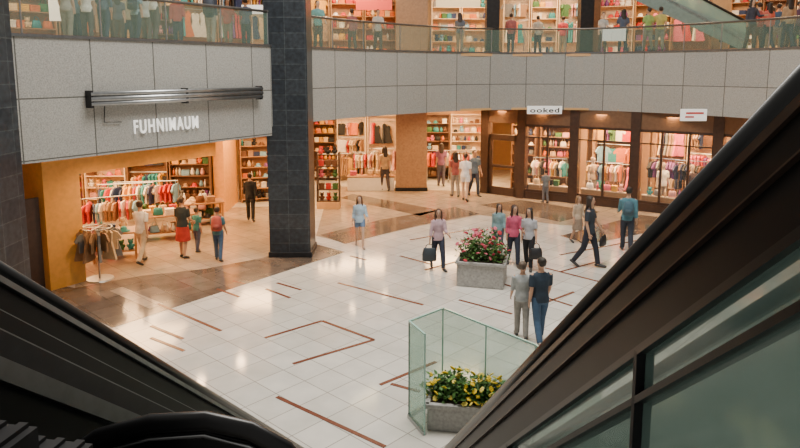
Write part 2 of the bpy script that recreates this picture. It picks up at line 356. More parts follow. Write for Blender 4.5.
for i,(px,Y,c,hd) in enumerate(ups):
    X=at(px,30,Y).x
    w,Mx=person(X,Y,1.62+.12*random.random(),hd,c,random.choice([(.03,.035,.06),(.08,.06,.05),(.25,.22,.17)]),fem=i%2==0,hl=random.choice(['short','long','short']),z=UZ,vox=.024,stride=.12+.1*random.random(),detail=False,fing=False,skin=i%3,
        label="visitor standing behind the upper gallery railing",sleeve=random.choice([.5,.9]),armL=(random.uniform(0,.6),.1,random.uniform(.2,1.2)),hy=random.uniform(-40,40))
    if px in(211,137): backpack(Mx,(.04,.05,.07),"dark backpack on a gallery visitor's back")

# ---------- STRUCTURE ----------
b=MB(); b.poly([(-25,-3),(25,-3),(25,38),(-25,38)],-.3,0); ob("floor",b,M_floor,kind="structure")
FP=[(-9.8,8.7),(-7.2,12.6),(-3.6,18),(-2.9,19.3),(-1.5,21.4),(0,23),(1.9,24.7),(3.95,25.6),(6.1,25.7),(7.7,25.2),(9.2,24),(10.4,22.6),(11.2,21.3),(12,19.5),(12.6,17.5),(12.9,14)]
OP=[(-19,12),(-16,19),(-12,27),(-8,33),(-4,34),(-1,34.5),(3,34.5),(6,34.5),(9,34),(12,32.5),(15,30.5),(17.5,28),(18.5,25),(19,22),(19.5,18),(19.5,14)]
def smooth_line(pts,n=5):
    out=[]
    for i in range(len(pts)-1):
        p0=Vector(pts[max(i-1,0)]);p1=Vector(pts[i]);p2=Vector(pts[i+1]);p3=Vector(pts[min(i+2,len(pts)-1)])
        for k in range(n):
            t=k/n; out.append(.5*((2*p1)+(-p0+p2)*t+(2*p0-5*p1+4*p2-p3)*t*t+(-p0+3*p1-3*p2+p3)*t*t*t))
    out.append(Vector(pts[-1])); return out
left=[Vector(p) for p in FP[:3]]; back=smooth_line(FP[2:],5)
def fascia(name,line,z0,z1):
    q=[];L=0
    for i in range(len(line)-1):
        a,b_=line[i],line[i+1]; d=(b_-a).length
        q.append(([(a.x,a.y,z0),(b_.x,b_.y,z0),(b_.x,b_.y,z1),(a.x,a.y,z1)],[(L,-z1+z0+2.4),(L+d,-z1+z0+2.4),(L+d,2.4),(L,2.4)])); L+=d
    me=uvmesh(name,q,M_fascia); o=ob(name,me,None,kind="structure")
    s=o.modifiers.new("t",'SOLIDIFY'); s.thickness=.12; s.offset=0
    return o
ZL=3.5; ZB=3.75
fascia("wall_left",left,ZL,UZ); fascia("wall_back",back,ZB,UZ)
def strip(name,A,B,z,m,th=.08):
    b=MB()
    for i in range(len(A)-1):
        b.poly([A[i],A[i+1],B[i+1],B[i]],z-th,z)
    ob(name,b,m,kind="structure")
strip("ceiling_left",FP[:3],OP[:3],ZL+.08,M_soffit); strip("ceiling_back",FP[2:],OP[2:],ZB+.08,M_soffit)
strip("floor_upper",FP,OP,UZ-.02,M_cream,.1)
def wall(name,pts,z0,z1,m,th=.15):
    b=MB()
    for i in range(len(pts)-1):
        p=Vector((*pts[i],0));q=Vector((*pts[i+1],0)); d=(q-p).normalized(); s=Vector((-d.y,d.x,0))
        b.prism(p,q,s,0,th,z0,z1)
    return ob(name,b,m,kind="structure")
wall("wall_ground",OP,0,ZL,M_cream); wall("wall_upper",OP,UZ,11,M_cream)
# coping trim along slab
b=MB()
for L in(left,back):
    for i in range(len(L)-1):
        p=Vector((L[i].x,L[i].y,UZ));q=Vector((L[i+1].x,L[i+1].y,UZ)); d=(q-p).normalized(); b.prism(p,q,Vector((-d.y,d.x,0)),-.09,.12,-.02,.04)
ob("trim_1",b,M_dsteel,kind="structure")
# columns
def column(x,y,wx,wy,z0,z1,m,label,rz=0,base=True):
    q=[]; c=[(-wx/2,-wy/2),(wx/2,-wy/2),(wx/2,wy/2),(-wx/2,wy/2)]
    for i in range(4):
        a=c[i];d=c[(i+1)%4]; l=math.dist(a,d)
        q.append(([(*a,0),(*d,0),(*d,z1-z0),(*a,z1-z0)],[(0,0),(l,0),(l,z1-z0),(0,z1-z0)]))
    q.append(([(*c[0],z1-z0),(*c[1],z1-z0),(*c[2],z1-z0),(*c[3],z1-z0)],[(0,0)]*4))
    r=ob("column",uvmesh("column",q,m),None,(x,y,z0),rz,label=label,cat="column")
    if base:
        b=MB(); b.box((0,0,.08),(wx+.08,wy+.08,.16)); ob("base",b,M_dark2,parent=r,bevel=.02)
    return r
column(-3.13,18.55,1.16,1.1,0,12,M_col,"tall dark slate-tiled square column in the hall")
column(-7.85,11.6,1.3,1.3,0,12,M_col,"dark slate-tiled square column beside the shop fascia")
xa=at(396,150,28.2).x; xb=at(427,150,28.2).x
column((xa+xb)/2,28.8,xb-xa,1.1,0,3.75,M_tan,"tan stone pillar between ground-floor shops")
column((xa+xb)/2,28.8,xb-xa,1.1,UZ,11,M_tan,"tan stone pillar on the upper gallery")
for px,Y in((492,28.5),(585,28)):
    column(at(px,30,Y).x,Y,.55,.55,UZ,11,M_dark2,"dark square pillar on the upper gallery")
for x,y in((-9.95,23.3),(-4.9,28.3),(8.95,30.4)):
    column(x,y,.35,.35,UZ,11,M_brown,"slim dark brown post between upper gallery shops")
# brown tile zones and inlays
def zone(n,pts,m=M_brownfl,z=.004):
    b=MB(); b.poly([fl(*p) for p in pts][::-1],.0005,z); ob("trim_%d"%n,b,m,kind="structure")
zone(2,[(20,280),(112,328),(240,286),(345,252),(312,243),(262,258),(205,269),(140,276),(75,288)])
zone(11,[(75,288),(140,276),(205,269),(262,258),(312,243),(312,205),(220,208),(80,212)],M_tanfl,.003)
zone(12,[(316,236),(345,243),(420,226),(480,215),(560,225),(700,233),(760,232),(720,219),(484,192),(330,186)],M_tanfl,.003)
zone(5,[(320,235),(345,244),(420,225),(480,214),(455,207),(380,220)],z=.006)
zone(6,[(340,198),(420,216),(440,210),(352,194)],z=.006)
zone(7,[(640,215),(560,236),(590,244),(700,222)],z=.006)
zone(8,[(480,205),(560,222),(600,212),(520,200)],z=.006)
zone(9,[(110,291),(150,309),(163,304),(122,287)],M_tanfl,.007)
def inl(n,p,q,w=.07):
    a=Vector((*fl(*p),0));c=Vector((*fl(*q),0)); d=(c-a).normalized(); s=Vector((-d.y,d.x,0))
    b=MB(); b.prism(a,c,s,-w/2,w/2,.0005,.009); ob("trim_%d"%n,b,M_inlay,kind="structure")
IN=[((265,338),(322,321)),((322,321),(374,340)),((374,340),(293,364)),((277,397),(385,447)),((338,283),(423,305)),((151,326),(183,339)),((151,338),(184,351)),
((158,304),(221,331)),((217,289),(239,297)),((266,289),(290,298)),((277,283),(301,290)),((380,385),(436,362)),((391,384),(420,392)),((459,300),(512,314)),((545,303),(574,292)),((500,283),(572,306)),
((400,256),(430,264)),((350,256),(366,260)),((233,281),(245,284)),((410,240),(480,228)),((455,262),(425,270)),((545,268),(600,282)),((560,255),(640,240)),((596,262),(560,272))]
for i,(p,q) in enumerate(IN): inl(20+i,p,q)
# ---------- railing ----------
M_cap=mat("dark_handrail",(.14,.13,.12),.3,.6)
def railing(name,line,label):
    r=root(name,(line[0].x,line[0].y,UZ),label,"railing")
    o=Vector((line[0].x,line[0].y,UZ))
    hr=MB(); pts=[Vector((p.x,p.y,UZ+.92))-o for p in line]; hr.tube(pts,.035,8); ob("handrail",hr,M_cap,parent=r,smooth=True)
    acc=[line[0]];
    L=0
    for i in range(1,len(line)):
        acc.append(line[i]); L=sum((acc[k+1]-acc[k]).length for k in range(len(acc)-1))
        if L>1.3 or i==len(line)-1:
            b=MB()
            for k in range(len(acc)-1):
                p=Vector((acc[k].x,acc[k].y,UZ))-o;q=Vector((acc[k+1].x,acc[k+1].y,UZ))-o; d=(q-p).normalized(); b.prism(p,q,Vector((-d.y,d.x,0)),-.008,.008,.05,.88)
            ob("glass_panel",b,M_glass,parent=r)
            e=Vector((acc[-1].x,acc[-1].y,UZ))-o; b=MB(); b.tube([e+Vector((0,0,.03)),e+Vector((0,0,.9))],.018,8); ob("post",b,M_steel,parent=r)
            acc=[line[i]]
def subdiv(line,n): 
    out=[]
    for i in range(len(line)-1):
        for k in range(n): out.append(line[i].lerp(line[i+1],k/n))
    return out+[line[-1]]
railing("railing",subdiv(left,4),"green glass railing with dark handrail along gallery edge")
railing("railing",back,"curved green glass railing with dark handrail around gallery")
# ---------- fascia sign and metal canopy ----------
D=Vector((.5547,.832,0)); N=Vector((.832,-.5547,0)); F0=Vector((-7.2,12.6,0)); ang=math.atan2(D.y,D.x)
def text(name,s,size,loc,rz,m,width=None,label=None,cat=None,parent=None,ext=.02,off=.0,sp=1.1):
    cu=bpy.data.curves.new(name,'FONT'); cu.body=s; cu.size=size; cu.extrude=ext; cu.offset=off; cu.space_character=sp
    o=bpy.data.objects.new("t",cu); COL.objects.link(o)
    dg=bpy.context.evaluated_depsgraph_get(); me=bpy.data.meshes.new_from_object(o.evaluated_get(dg)); bpy.data.objects.remove(o)
    xs=[v.co.x for v in me.vertices]; w=max(xs)-min(xs); k=(width/w if width else 1)
    for v in me.vertices: v.co=Vector(((v.co.x-min(xs))*k,-v.co.z,v.co.y))
    me.materials.clear(); 
    return ob(name,me,m,loc,rz,parent=parent,label=label,cat=cat)
t0=2.2;
text("shop_sign_letters","FUHNIMAUM",.43,F0+D*t0+N*.10+Vector((0,0,3.9)),ang,M_signw,1.75,"raised white capital letters reading FUHNIMAUM on stone fascia","sign",ext=.015,off=.004,sp=1.25)
r=root("metal_canopy",F0+D*1.15+N*.06+Vector((0,0,4.6)),"long brushed metal roller bar mounted on the fascia","canopy",ang)
for k,(zz,rr_) in enumerate(((.0,.05),(.10,.06),(.21,.05))):
    b=MB(); b.tube([(0,-.16,zz),(4.85,-.16,zz)],rr_,10); ob("bar",b,M_steel,parent=r,smooth=True)
for xx in(.02,2.4,4.8):
    b=MB(); b.box((xx,-.1,.1),(.07,.2,.36)); ob("bracket",b,M_dark2,parent=r,bevel=.01)
b=MB(); b.tube([(.35,-.1,0),(.35,-.04,-.4),(.75,-.04,-.42)],.012,6); ob("cable",b,M_dark2,parent=r)
# ---------- left shop ----------
A=Vector((-7.95,15.9,0)); Nn=-N
b=MB(); b.prism(A,A+D*4.3,Nn,0,.3,2.75,ZL); ob("wall_shop_header",b,M_gold,kind="structure")
b=MB(); b.prism(A-D*.9,A,Nn,0,.9,0,ZL); ob("wall_shop_pier",b,M_gold,kind="structure")
b=MB(); b.prism(A-D*4.5,A-D*1.7,Nn,0,.25,0,ZL); ob("wall_shop_side",b,M_gold,kind="structure")
b=MB(); b.prism(A-D*1.65,A-D*.95,Nn,.15,.2,0,2.3); ob("door_1",b,M_brown,kind="structure")
b=MB(); b.poly([(-6.95,23.9),(-6.55,23.9),(-6.55,25.8),(-6.95,25.8)],0,ZL); ob("wall_shop_end",b,M_gold,kind="structure")
b=MB(); b.poly([(-3.95,19.9),(-3.65,19.9),(-3.65,20.4),(-3.95,20.4)],0,ZL); ob("trim_60",b,M_gold,kind="structure")
wall("wall_shop_back",[(-14,24.1),(-6.9,24.3)],0,ZL,M_gold)
wall("wall_shop_left",[(-9.5,17),(-14,20)],0,ZL,M_gold)
wall("wall_corridor",[(-6.6,26.2),(-3.6,27)],0,ZB,M_cream)
wall("wall_shop_middle",[(-4.6,31.6),(0,31.4)],0,ZB,M_gold)
wall("wall_shop_recess",[(0.6,32.2),(4.2,32)],0,ZB,M_cream)
# right bays
W=[Vector((*fl(px,py),0)) for px,py in((484,193),(520,198),(572,203),(632,210),(713,220),(775,232))]
for i in range(len(W)):
    b=MB(); d=(W[min(i+1,5)]-W[max(i-1,0)]).normalized(); 
    b.prism(W[i]-d*.18,W[i]+d*.18,Vector((-d.y,d.x,0)),-.06,.3,0,ZB); ob("trim_%d"%(70+i),b,M_brown,kind="structure")
for i in range(5):
    d=(W[i+1]-W[i]).normalized(); s=Vector((-d.y,d.x,0))
    b=MB(); b.prism(W[i],W[i+1],s,0,.2,3.1,ZB); ob("wall_header_%d"%i,b,mat("brown_header",(.16,.085,.045),.5),kind="structure")
    if i!=0:
        b=MB(); b.prism(W[i],W[i+1],s,0,.25,0,.3); ob("wall_plinth_%d"%i,b,M_brown,kind="structure")
        b=MB(); L=(W[i+1]-W[i]).length; nm=3 if i>2 else 2
        for k in range(1,nm):
            mid=W[i].lerp(W[i+1],k/nm); b.prism(mid-d*.04,mid+d*.04,s,.02,.1,.3,3.1)
        b.prism(W[i],W[i+1],s,.02,.1,3.0,3.1); b.prism(W[i],W[i+1],s,.02,.1,.3,.4); b.prism(W[i],W[i+1],s,.02,.08,2.55,2.6)
        wf=ob("window_%d"%i,b,M_brown,kind="structure")
        b=MB(); b.prism(W[i],W[i+1],s,.05,.06,.38,3.0); o=ob("window_%d"%(i+10),b,M_win,kind="structure")
    wall("wall_bay_%d"%i,[tuple((W[i]+s*2.3).xy),tuple((W[i+1]+s*2.3).xy)],0,ZB,M_cream)
d=(W[1]-W[0]).normalized(); s=Vector((-d.y,d.x,0)); L=(W[1]-W[0]).length
b=MB(); 
for u0,u1,z0,z1 in((.2,.35,0,2.6),(L-.35,L-.2,0,2.6),(.2,L-.2,2.35,2.6),(.2,L-.2,0,.35),(.2,L-.2,1.2,1.3)):
    b.prism(W[0]+d*u0,W[0]+d*u1,s,.03,.12,z0,z1)
ob("door_2",b,M_brown,kind="structure")
# mannequins standing in the windows
for i,t_,c,off in((2,.22,(.45,.32,.2),.85),(3,.30,(.75,.73,.68),.85),(3,.66,(.05,.03,.04),.85)):
    d=(W[i+1]-W[i]).normalized(); s=Vector((-d.y,d.x,0)); p=W[i].lerp(W[i+1],t_)+s*off
    person(p.x,p.y,1.8,random.uniform(-20,30),c,(.2,.17,.15),kind=random.choice(['dress','pants']),fem=True,vox=.02,detail=False,fing=False,name="mannequin",skincol=(.55,.42,.33),hair=(.3,.2,.14),stride=.08,label="dressed pale mannequin standing in the shop window")
# shop name boards
def board(px0,px1,py0,py1,Y,label,words=None,wc=(.03,.03,.03),fc=(.85,.83,.78),em=.5):
    a=at(px0,py1,Y); c=at(px1,py0,Y); w=c.x-a.x; h=c.z-a.z
    r=root("sign_board",a,label,"sign")
    b=MB(); b.box((w/2,0,h/2),(w,.06,h)); ob("panel",b,mat("sign_face",fc,.5,emit=em,var=.02),parent=r,bevel=.01)
    if words: text("lettering",words,h*.85,(w*.08,-.04,h*.2),0,mat("sign_ink",wc,.5),w*.84,parent=r,ext=.005,off=.004)
    return r
board(527,562,106,114,24.9,"white hanging shop sign with dark lettering","ooked")
r=board(680,707,109,121,22.0,"white shop sign with red lettering")
b=MB(); b.box((.47,-.04,.27),(.6,.01,.06)); b.box((.3,-.04,.14),(.3,.01,.05)); ob("red_mark",b,mat("sign_red",(.6,.05,.04),.5),parent=r)
board(50,68,0,21,20.5,"white illuminated notice board on upper gallery",em=.8)
board(602,626,28,41,26.3,"white and red notice board on upper gallery",em=.5)
board(242,266,5,14,24,"white illuminated sign on upper gallery",em=1)
board(356,392,0,10,28,"red illuminated shop sign on upper gallery",fc=(.7,.08,.05),em=.9)
board(436,480,0,7,28.5,"cream illuminated shop sign on upper gallery",fc=(.85,.65,.35),em=1)
# ---------- merchandise ----------
def g_shirt():
    b=MB(); b.outline([(-.2,0),(.2,0),(.2,.42),(.3,.34),(.36,.42),(.22,.60),(.08,.64),(0,.60),(-.08,.64),(-.22,.60),(-.36,.42),(-.3,.34),(-.2,.42)],-.03,.03)
    b.tube([(0,0,.62),(0,0,.70),(.03,0,.73),(.0,0,.76)],.008,5); return b.mesh("hanging_shirt")
def g_dress():
    b=MB(); b.outline([(-.3,0),(-.1,-.02),(.1,-.02),(.3,0),(.14,.6),(.18,.9),(.08,.98),(0,.9),(-.08,.98),(-.18,.9),(-.14,.6)],-.04,.04)
    b.tube([(0,0,.92),(0,0,1.02),(.03,0,1.05)],.008,5); return b.mesh("hanging_dress")
def g_fold():
    b=MB()
    for i in range(4): b.box((random.uniform(-.01,.01),0,.025+.048*i),(.28,.26,.042),random.uniform(-.05,.05))
    return b.mesh("folded_clothes")
def g_bag():
    b=MB(); b.tube([(0,0,0),(0,0,.02),(0,0,.2),(0,0,.24)],[(.14,.05),(.16,.07),(.13,.05),(.11,.02)],10)
    b.tube([(-.08,0,.22),(-.05,0,.33),(0,0,.36),(.05,0,.33),(.08,0,.22)],.01,5); return b.mesh("purse",True)
def g_box():
    b=MB(); b.box((0,0,.09),(.2,.18,.18)); b.box((0,0,.2),(.22,.2,.05)); b.box((0,-.0,.12),(.03,.21,.24)); return b.mesh("gift_box")
def g_bottle():
    b=MB(); b.tube([(0,0,0),(0,0,.18),(0,0,.22),(0,0,.24),(0,0,.30)],[.045,.045,.03,.016,.016],8); return b.mesh("bottle",True)
def g_hat():
    b=MB(); b.tube([(0,0,0),(0,0,.02),(0,0,.025),(0,0,.1),(0,0,.14)],[.17,.17,.10,.09,.05],12); return b.mesh("hat",True)
def g_toy():
    b=MB(); b.blob((0,0,.1),(.09,.08,.1)); b.blob((0,-.01,.24),(.075,.07,.07)); 
    for s in(1,-1): b.blob((s*.06,0,.3),(.025,.02,.03),6,4); b.blob((s*.09,-.03,.13),(.03,.03,.05),6,4); b.blob((s*.05,-.08,.04),(.03,.05,.03),6,4)
    return b.mesh("plush_toy",True)
def g_vase():
    b=MB(); b.tube([(0,0,0),(0,0,.08),(0,0,.17),(0,0,.23),(0,0,.26)],[.05,.09,.07,.035,.05],10); return b.mesh("vase",True)
KM={'hanging_shirt':(g_shirt(),.5,"clothing"),'hanging_dress':(g_dress(),.42,"clothing"),'folded_clothes':(g_fold(),.33,"clothing"),'purse':(g_bag(),.34,"bag"),'gift_box':(g_box(),.24,"box"),
'bottle':(g_bottle(),.12,"bottle"),'hat':(g_hat(),.36,"hat"),'plush_toy':(g_toy(),.24,"toy"),'vase':(g_vase(),.2,"vase")}
PAL={"red":(.50,.025,.02),"pink":(.62,.12,.20),"white":(.75,.70,.63),"cream":(.62,.44,.25),"teal":(.03,.24,.27),"navy":(.015,.03,.10),"yellow":(.68,.36,.03),"purple":(.18,.05,.22),
"brown":(.13,.055,.025),"green":(.05,.14,.04),"black":(.012,.012,.015),"orange":(.62,.15,.02),"grey":(.2,.2,.2),"light blue":(.2,.38,.55),"tan":(.35,.2,.1),"rose":(.6,.3,.28)}
PROTO={}
for k,(me,w,c) in KM.items():
    me.materials.append(mat("goods",PAL["white"],.7))
def item(k,loc,rz,col,group,s=1.0):
    me,w,cat=KM[k]
    if k not in PROTO:
        o=bpy.data.objects.new(k,me); PROTO[k]=o
    else: o=PROTO[k].copy()
    COL.objects.link(o)
    o.location=loc; o.rotation_euler=(0,0,rz); o.scale=(s,s,s)
    o.material_slots[0].link='OBJECT'; o.material_slots[0].material=mat("goods",PAL[col],.7)
    o["label"]="%s %s on a shop display"%(col,k.replace('_',' ')) if k[:4]!="hang" else "%s %s on a shop rail"%(col,k.replace('_',' '))
    o["category"]=cat; o["group"]=group; return o
M_shelf=mat("shelf_wood",(.36,.19,.08),.5); M_shelfw=mat("shelf_white",(.66,.50,.34),.5); M_shelfd=mat("shelf_walnut",(.16,.08,.04),.5)
SHORT=['folded_clothes','purse','gift_box','bottle','plush_toy','vase','hat']
def shelf_wall(p0,p1,z0=0,rows=5,rowh=.5,group="goods on shop shelves",kinds=SHORT,cols=None,first=.15,mode='shelf',label="wooden shop shelf unit full of goods",m=None,pale=False):
    p0=Vector((*p0,0));p1=Vector((*p1,0)); L=(p1-p0).length; n=max(1,round(L/1.5)); d=(p1-p0)/L; rz=math.atan2(d.y,d.x); s=Vector((-d.y,d.x,0))
    cols=cols or list(PAL)
    for i in range(n):
        mm=m or random.choice([M_shelf,M_shelfw,M_shelfd,M_shelfw] if not pale else [M_shelfw,M_white,M_shelf])
        w=L/n-.06; o=p0+d*(i*L/n+.03); top=first+rows*rowh
        hang=mode=='hang' or (mode=='mix' and random.random()<.55)
        r=root("display_shelf" if not hang else "clothes_rail",(o.x,o.y,z0),label if not hang else "wall-mounted shop rail unit hung with clothes","shelf" if not hang else "clothes rail",rz,group=group+" units")
        b=MB(); b.box((w/2,-.02,top/2),(w,.03,top)); b.box((.02,-.2,top/2),(.04,.36,top)); b.box((w-.02,-.2,top/2),(.04,.36,top)); b.box((w/2,-.2,top),(w,.38,.05)); ob("frame",b,mm,parent=r)
        if hang:
            lay=random.choice([0,1,2])
            if rows*rowh>2.8: rails=[((top-.2,'hanging_shirt'),(top-1.05,'hanging_shirt'),(top-1.85,'hanging_dress')),((top-.3,'hanging_dress'),(top-1.6,'hanging_dress')),((top-.25,'hanging_shirt'),(top-1.2,'hanging_dress'))][lay]
            else: rails=((top-.2,'hanging_shirt'),(top-1.1,'hanging_dress'))
            for hz,k in rails:
                b=MB(); b.tube([(.03,-.22,hz),(w-.03,-.22,hz)],.014,6); ob("rail",b,M_steel,parent=r)
                hk=.74 if k=='hanging_shirt' else 1.03
                x=.2; c=random.choice(cols)
                while x<w-.12:
                    front=random.random()<.3
                    if random.random()<.7: c=random.choice(cols)
                    item(k,o+d*x-s*.22+Vector((0,0,z0+hz-hk)),rz+(0 if front else math.pi/2*.8),c,group,.85+.15*random.random()) ; x+=.36 if front else random.uniform(.08,.15)
            continue
        for j in range(rows):
            zz=first+j*rowh
            b=MB(); b.box((w/2,-.2,zz-.015),(w-.08,.34,.03)); ob("shelf_board",b,mm,parent=r)
            x=.06; k=random.choice(kinds)
            while True:
                if random.random()<.55: k=random.choice(kinds)
                kw=KM[k][1]*random.uniform(.85,1)
                if x+kw>w-.05: break
                item(k,o+d*(x+kw/2)-s*.21+Vector((0,0,z0+zz+.001)),rz+random.uniform(-.25,.25),random.choice(cols),group,min(1.15,rowh/.42)*random.uniform(.82,1)); x+=kw
warm=["red","pink","white","cream","orange","yellow","light blue","brown","purple","white","cream","teal","green","black","tan","rose","grey","navy"]
bright=["white","cream","yellow","light blue","white","rose","tan","teal","navy","orange","grey","green"]
shelf_wall((-13.2,23.9),(-6.98,24.05),rows=7,rowh=.43,group="goods in the corner shop",mode='mix',cols=warm)
shelf_wall((-6.5,26.0),(-3.7,26.8),rows=7,rowh=.43,group="goods in the corridor shop",cols=warm)
shelf_wall((-4.5,31.4),(-.1,31.2),rows=7,rowh=.43,group="clothes in the middle shop",mode='mix',cols=["red","rose","orange","cream","yellow","white","black","tan"])
shelf_wall((.8,31.9),(4.1,31.8),rows=7,rowh=.43,group="goods in the recessed shop",mode='mix',cols=warm)
modes=['shelf','shelf','mix','mix','shelf']
for i in range(5):
    d=(W[i+1]-W[i]).normalized(); s=Vector((-d.y,d.x,0)); a=W[i]+s*2.15+d*.25; c=W[i+1]+s*2.15-d*.25
    shelf_wall(tuple(a.xy),tuple(c.xy),rows=7,rowh=.43,first=.3,group="goods in the street-front shops",mode=modes[i],cols=warm if i<4 else ["black","purple","pink","red","white"])
# free-standing racks
def rack(x,y,w,rz,cols,n,label,k='hanging_shirt',hz=1.45,z=0):
    r=root("clothes_rack",(x,y,z),label,"clothes rack",rz)
    b=MB(); b.tube([(-w/2,0,hz),(w/2,0,hz)],.018,8); ob("rail",b,M_steel,parent=r)
    for s in(1,-1):
        b=MB(); b.tube([(s*w/2,0,.03),(s*w/2,0,hz+.02)],.018,8); ob("post",b,M_steel,parent=r)
        b=MB(); b.tube([(s*w/2,-.25,.02),(s*w/2,.25,.02)],.02,8); ob("foot",b,M_steel,parent=r)
    hk=.74 if k=='hanging_shirt' else 1.03; R=Matrix.Rotation(rz,3,'Z')
    for i in range(n):
        p=Vector((x,y,0))+R@Vector((-w/2+.08+(w-.16)*i/(n-1),0,0)); item(k,(p.x,p.y,z+hz-hk),rz+math.pi/2*.85+random.uniform(-.25,.25),random.choice(cols),"clothes on free-standing racks",random.uniform(.85,1))
def round_rack(x,y,r0,cols,n,label):
    r=root("round_clothes_rack",(x,y,0),label,"clothes rack")
    b=MB(); pts=[(r0*math.cos(a*math.pi/8),r0*math.sin(a*math.pi/8),1.35) for a in range(17)]; b.tube(pts,.016,6); ob("ring_rail",b,M_steel,parent=r)
    b=MB(); b.tube([(0,0,.02),(0,0,1.35)],.025,8); ob("pole",b,M_steel,parent=r)
    b=MB(); b.tube([(0,0,0),(0,0,.03)],[.35,.33],16); ob("base",b,M_steel,parent=r)
    b=MB(); b.tube([(-r0,0,1.34),(r0,0,1.34)],.012,6); b.tube([(0,-r0,1.34),(0,r0,1.34)],.012,6); ob("spoke",b,M_steel,parent=r)
    for i in range(n):
        a=2*math.pi*i/n; k='hanging_dress' if i%2 else 'hanging_shirt'
        item(k,(x+r0*math.cos(a),y+r0*math.sin(a),1.35-(1.03 if i%2 else .74)*.75),a,random.choice(cols),"clothes on the round rack",.75)
x,y=fl(100,279); round_rack(x,y,.36,["grey","purple","cream","tan","rose","grey"],18,"round chrome rack of muted clothes at shop entrance")
for px,py,w,rz,c in((113,243,1.6,.5,["red","tan","white","navy","light blue"]),(150,222,2.0,.2,["orange","yellow","red","light blue","white"]),(128,225,1.8,.3,["teal","navy","white","red","yellow"])):
    x,y=fl(px,py); rack(x,y,w,rz,c,13,"chrome clothes rack with colourful garments in the shop")
for i,(t_,c) in enumerate(((.45,["black","grey","purple","red"]),(.8,["black","navy","brown"]))):
    p=W[3].lerp(W[4],t_)+Vector((.3,1.3,0)); rack(p.x,p.y,1.1,-.5,c,10,"rack of dark garments in the shop window",z=0,hz=1.9)
for i in(1,2):
    p=W[i].lerp(W[i+1],.6)+Vector((.2,1.2,0)); rack(p.x,p.y,1.4,-.4,warm,12,"rack of colourful garments in the shop window",hz=1.6)
def table(x,y,w,d_,h,rz,label,kinds=SHORT,cols=warm):
    r=root("display_table",(x,y,0),label,"table",rz)
    b=MB(); b.box((0,0,h-.02),(w,d_,.05)); ob("table_top",b,M_shelf,parent=r,bevel=.01)
    for sx in(1,-1):
        for sy in(1,-1):
            b=MB(); b.box((sx*(w/2-.06),sy*(d_/2-.06),(h-.045)/2),(.06,.06,h-.045)); ob("leg",b,M_shelf,parent=r)
    b=MB(); b.box((0,0,.25),(w-.12,d_-.12,.03)); ob("lower_board",b,M_shelf,parent=r)
    R=Matrix.Rotation(rz,3,'Z')
    for hz_,sc2 in((h+.006,1),(.266,.95)):
      for row in(-.2,.2):
        x0=-w/2+.08
        while True:
            k=random.choice(kinds); kw=KM[k][1]
            if x0+kw>w/2-.06: break
            p=R@Vector((x0+kw/2,row*d_/.8,0)); item(k,(x+p.x,y+p.y,hz_),rz,random.choice(cols),"goods on display tables",sc2); x0+=kw+.01
for px,py,w in((116,258,1.2),(168,238,1.7),(203,224,1.4)):
    x,y=fl(px,py); table(x,y,w,.8,.8,.4,"wooden display table with stacked goods in the shop")
# low ledge displays right behind the window glass
for i in(1,2,3,4):
    d=(W[i+1]-W[i]).normalized(); s=Vector((-d.y,d.x,0)); L=(W[i+1]-W[i]).length; rz=math.atan2(d.y,d.x)
    o=W[i]+s*.30+d*.25
    r=root("window_ledge",(o.x,o.y,0),"low wooden ledge with small goods behind window glass","display plinth",rz,group="window ledges")
    b=MB(); b.box(((L-.5)/2,.09,.27),(L-.5,.16,.54)); ob("ledge_body",b,M_shelf,parent=r)
    b=MB(); b.box(((L-.5)/2,.10,.56),(L-.46,.22,.04)); ob("ledge_top",b,M_shelfw,parent=r)
    x0=.15
    while x0<L-.8:
        k=random.choice(['plush_toy','vase','gift_box','bottle','purse']); kw=KM[k][1]
        item(k,o+d*(x0+kw/2)+s*.1+Vector((0,0,.582)),rz,random.choice(warm),"goods on window ledges",1); x0+=kw*random.uniform(1,1.6)
# goods stand near back
x,y=fl(329,208)
r=root("display_stand",(x,y,0),"tiered dark display stand with goods beside shop","display stand")
for s in(1,-1):
    b=MB(); b.box((s*.42,0,1.1),(.05,.4,2.2)); ob("side_panel",b,M_brown,parent=r)
for z_ in(.3,.75,1.2,1.65,2.1):
    b=MB(); b.box((0,0,z_),(.8,.4,.03)); ob("shelf_board",b,M_brown,parent=r)
    for k in range(3): item(['plush_toy','gift_box','vase'][int(z_*10)%3],(x-.26+.26*k,y-.02,z_+.016),0,random.choice(["red","pink","green","brown","black"]),"goods on the dark stand",.95)
b=MB(); b.box((0,-.0,.14),(.9,.45,.28)); ob("planter_base",b,M_cream,parent=r,bevel=.02)
# low white display bench in middle shop
a=at(348,187,28.6);c=at(394,187,28.6)
r=root("display_bench",(a.x,28.6,0),"low white display plinth in front of clothes shop","display plinth")
b=MB(); b.box(((c.x-a.x)/2,0,.3),(c.x-a.x,.6,.6)); ob("plinth",b,M_white,parent=r,bevel=.02)
b=MB(); b.box(((c.x-a.x)/2,0,.63),(c.x-a.x+.06,.66,.05)); ob("plinth_top",b,M_shelf,parent=r,bevel=.01)
for k in range(5): item(random.choice(SHORT),(a.x+.25+.38*k,28.6,.657),0,random.choice(warm),"goods on the white plinth")
for px,py in((365,184),(440,182),(462,184)):
    x,y=fl(px,py); rack(x,y+.5,1.2,.1,["red","orange","cream","rose","white","tan"],9,"rack of warm-coloured clothes in the shop")
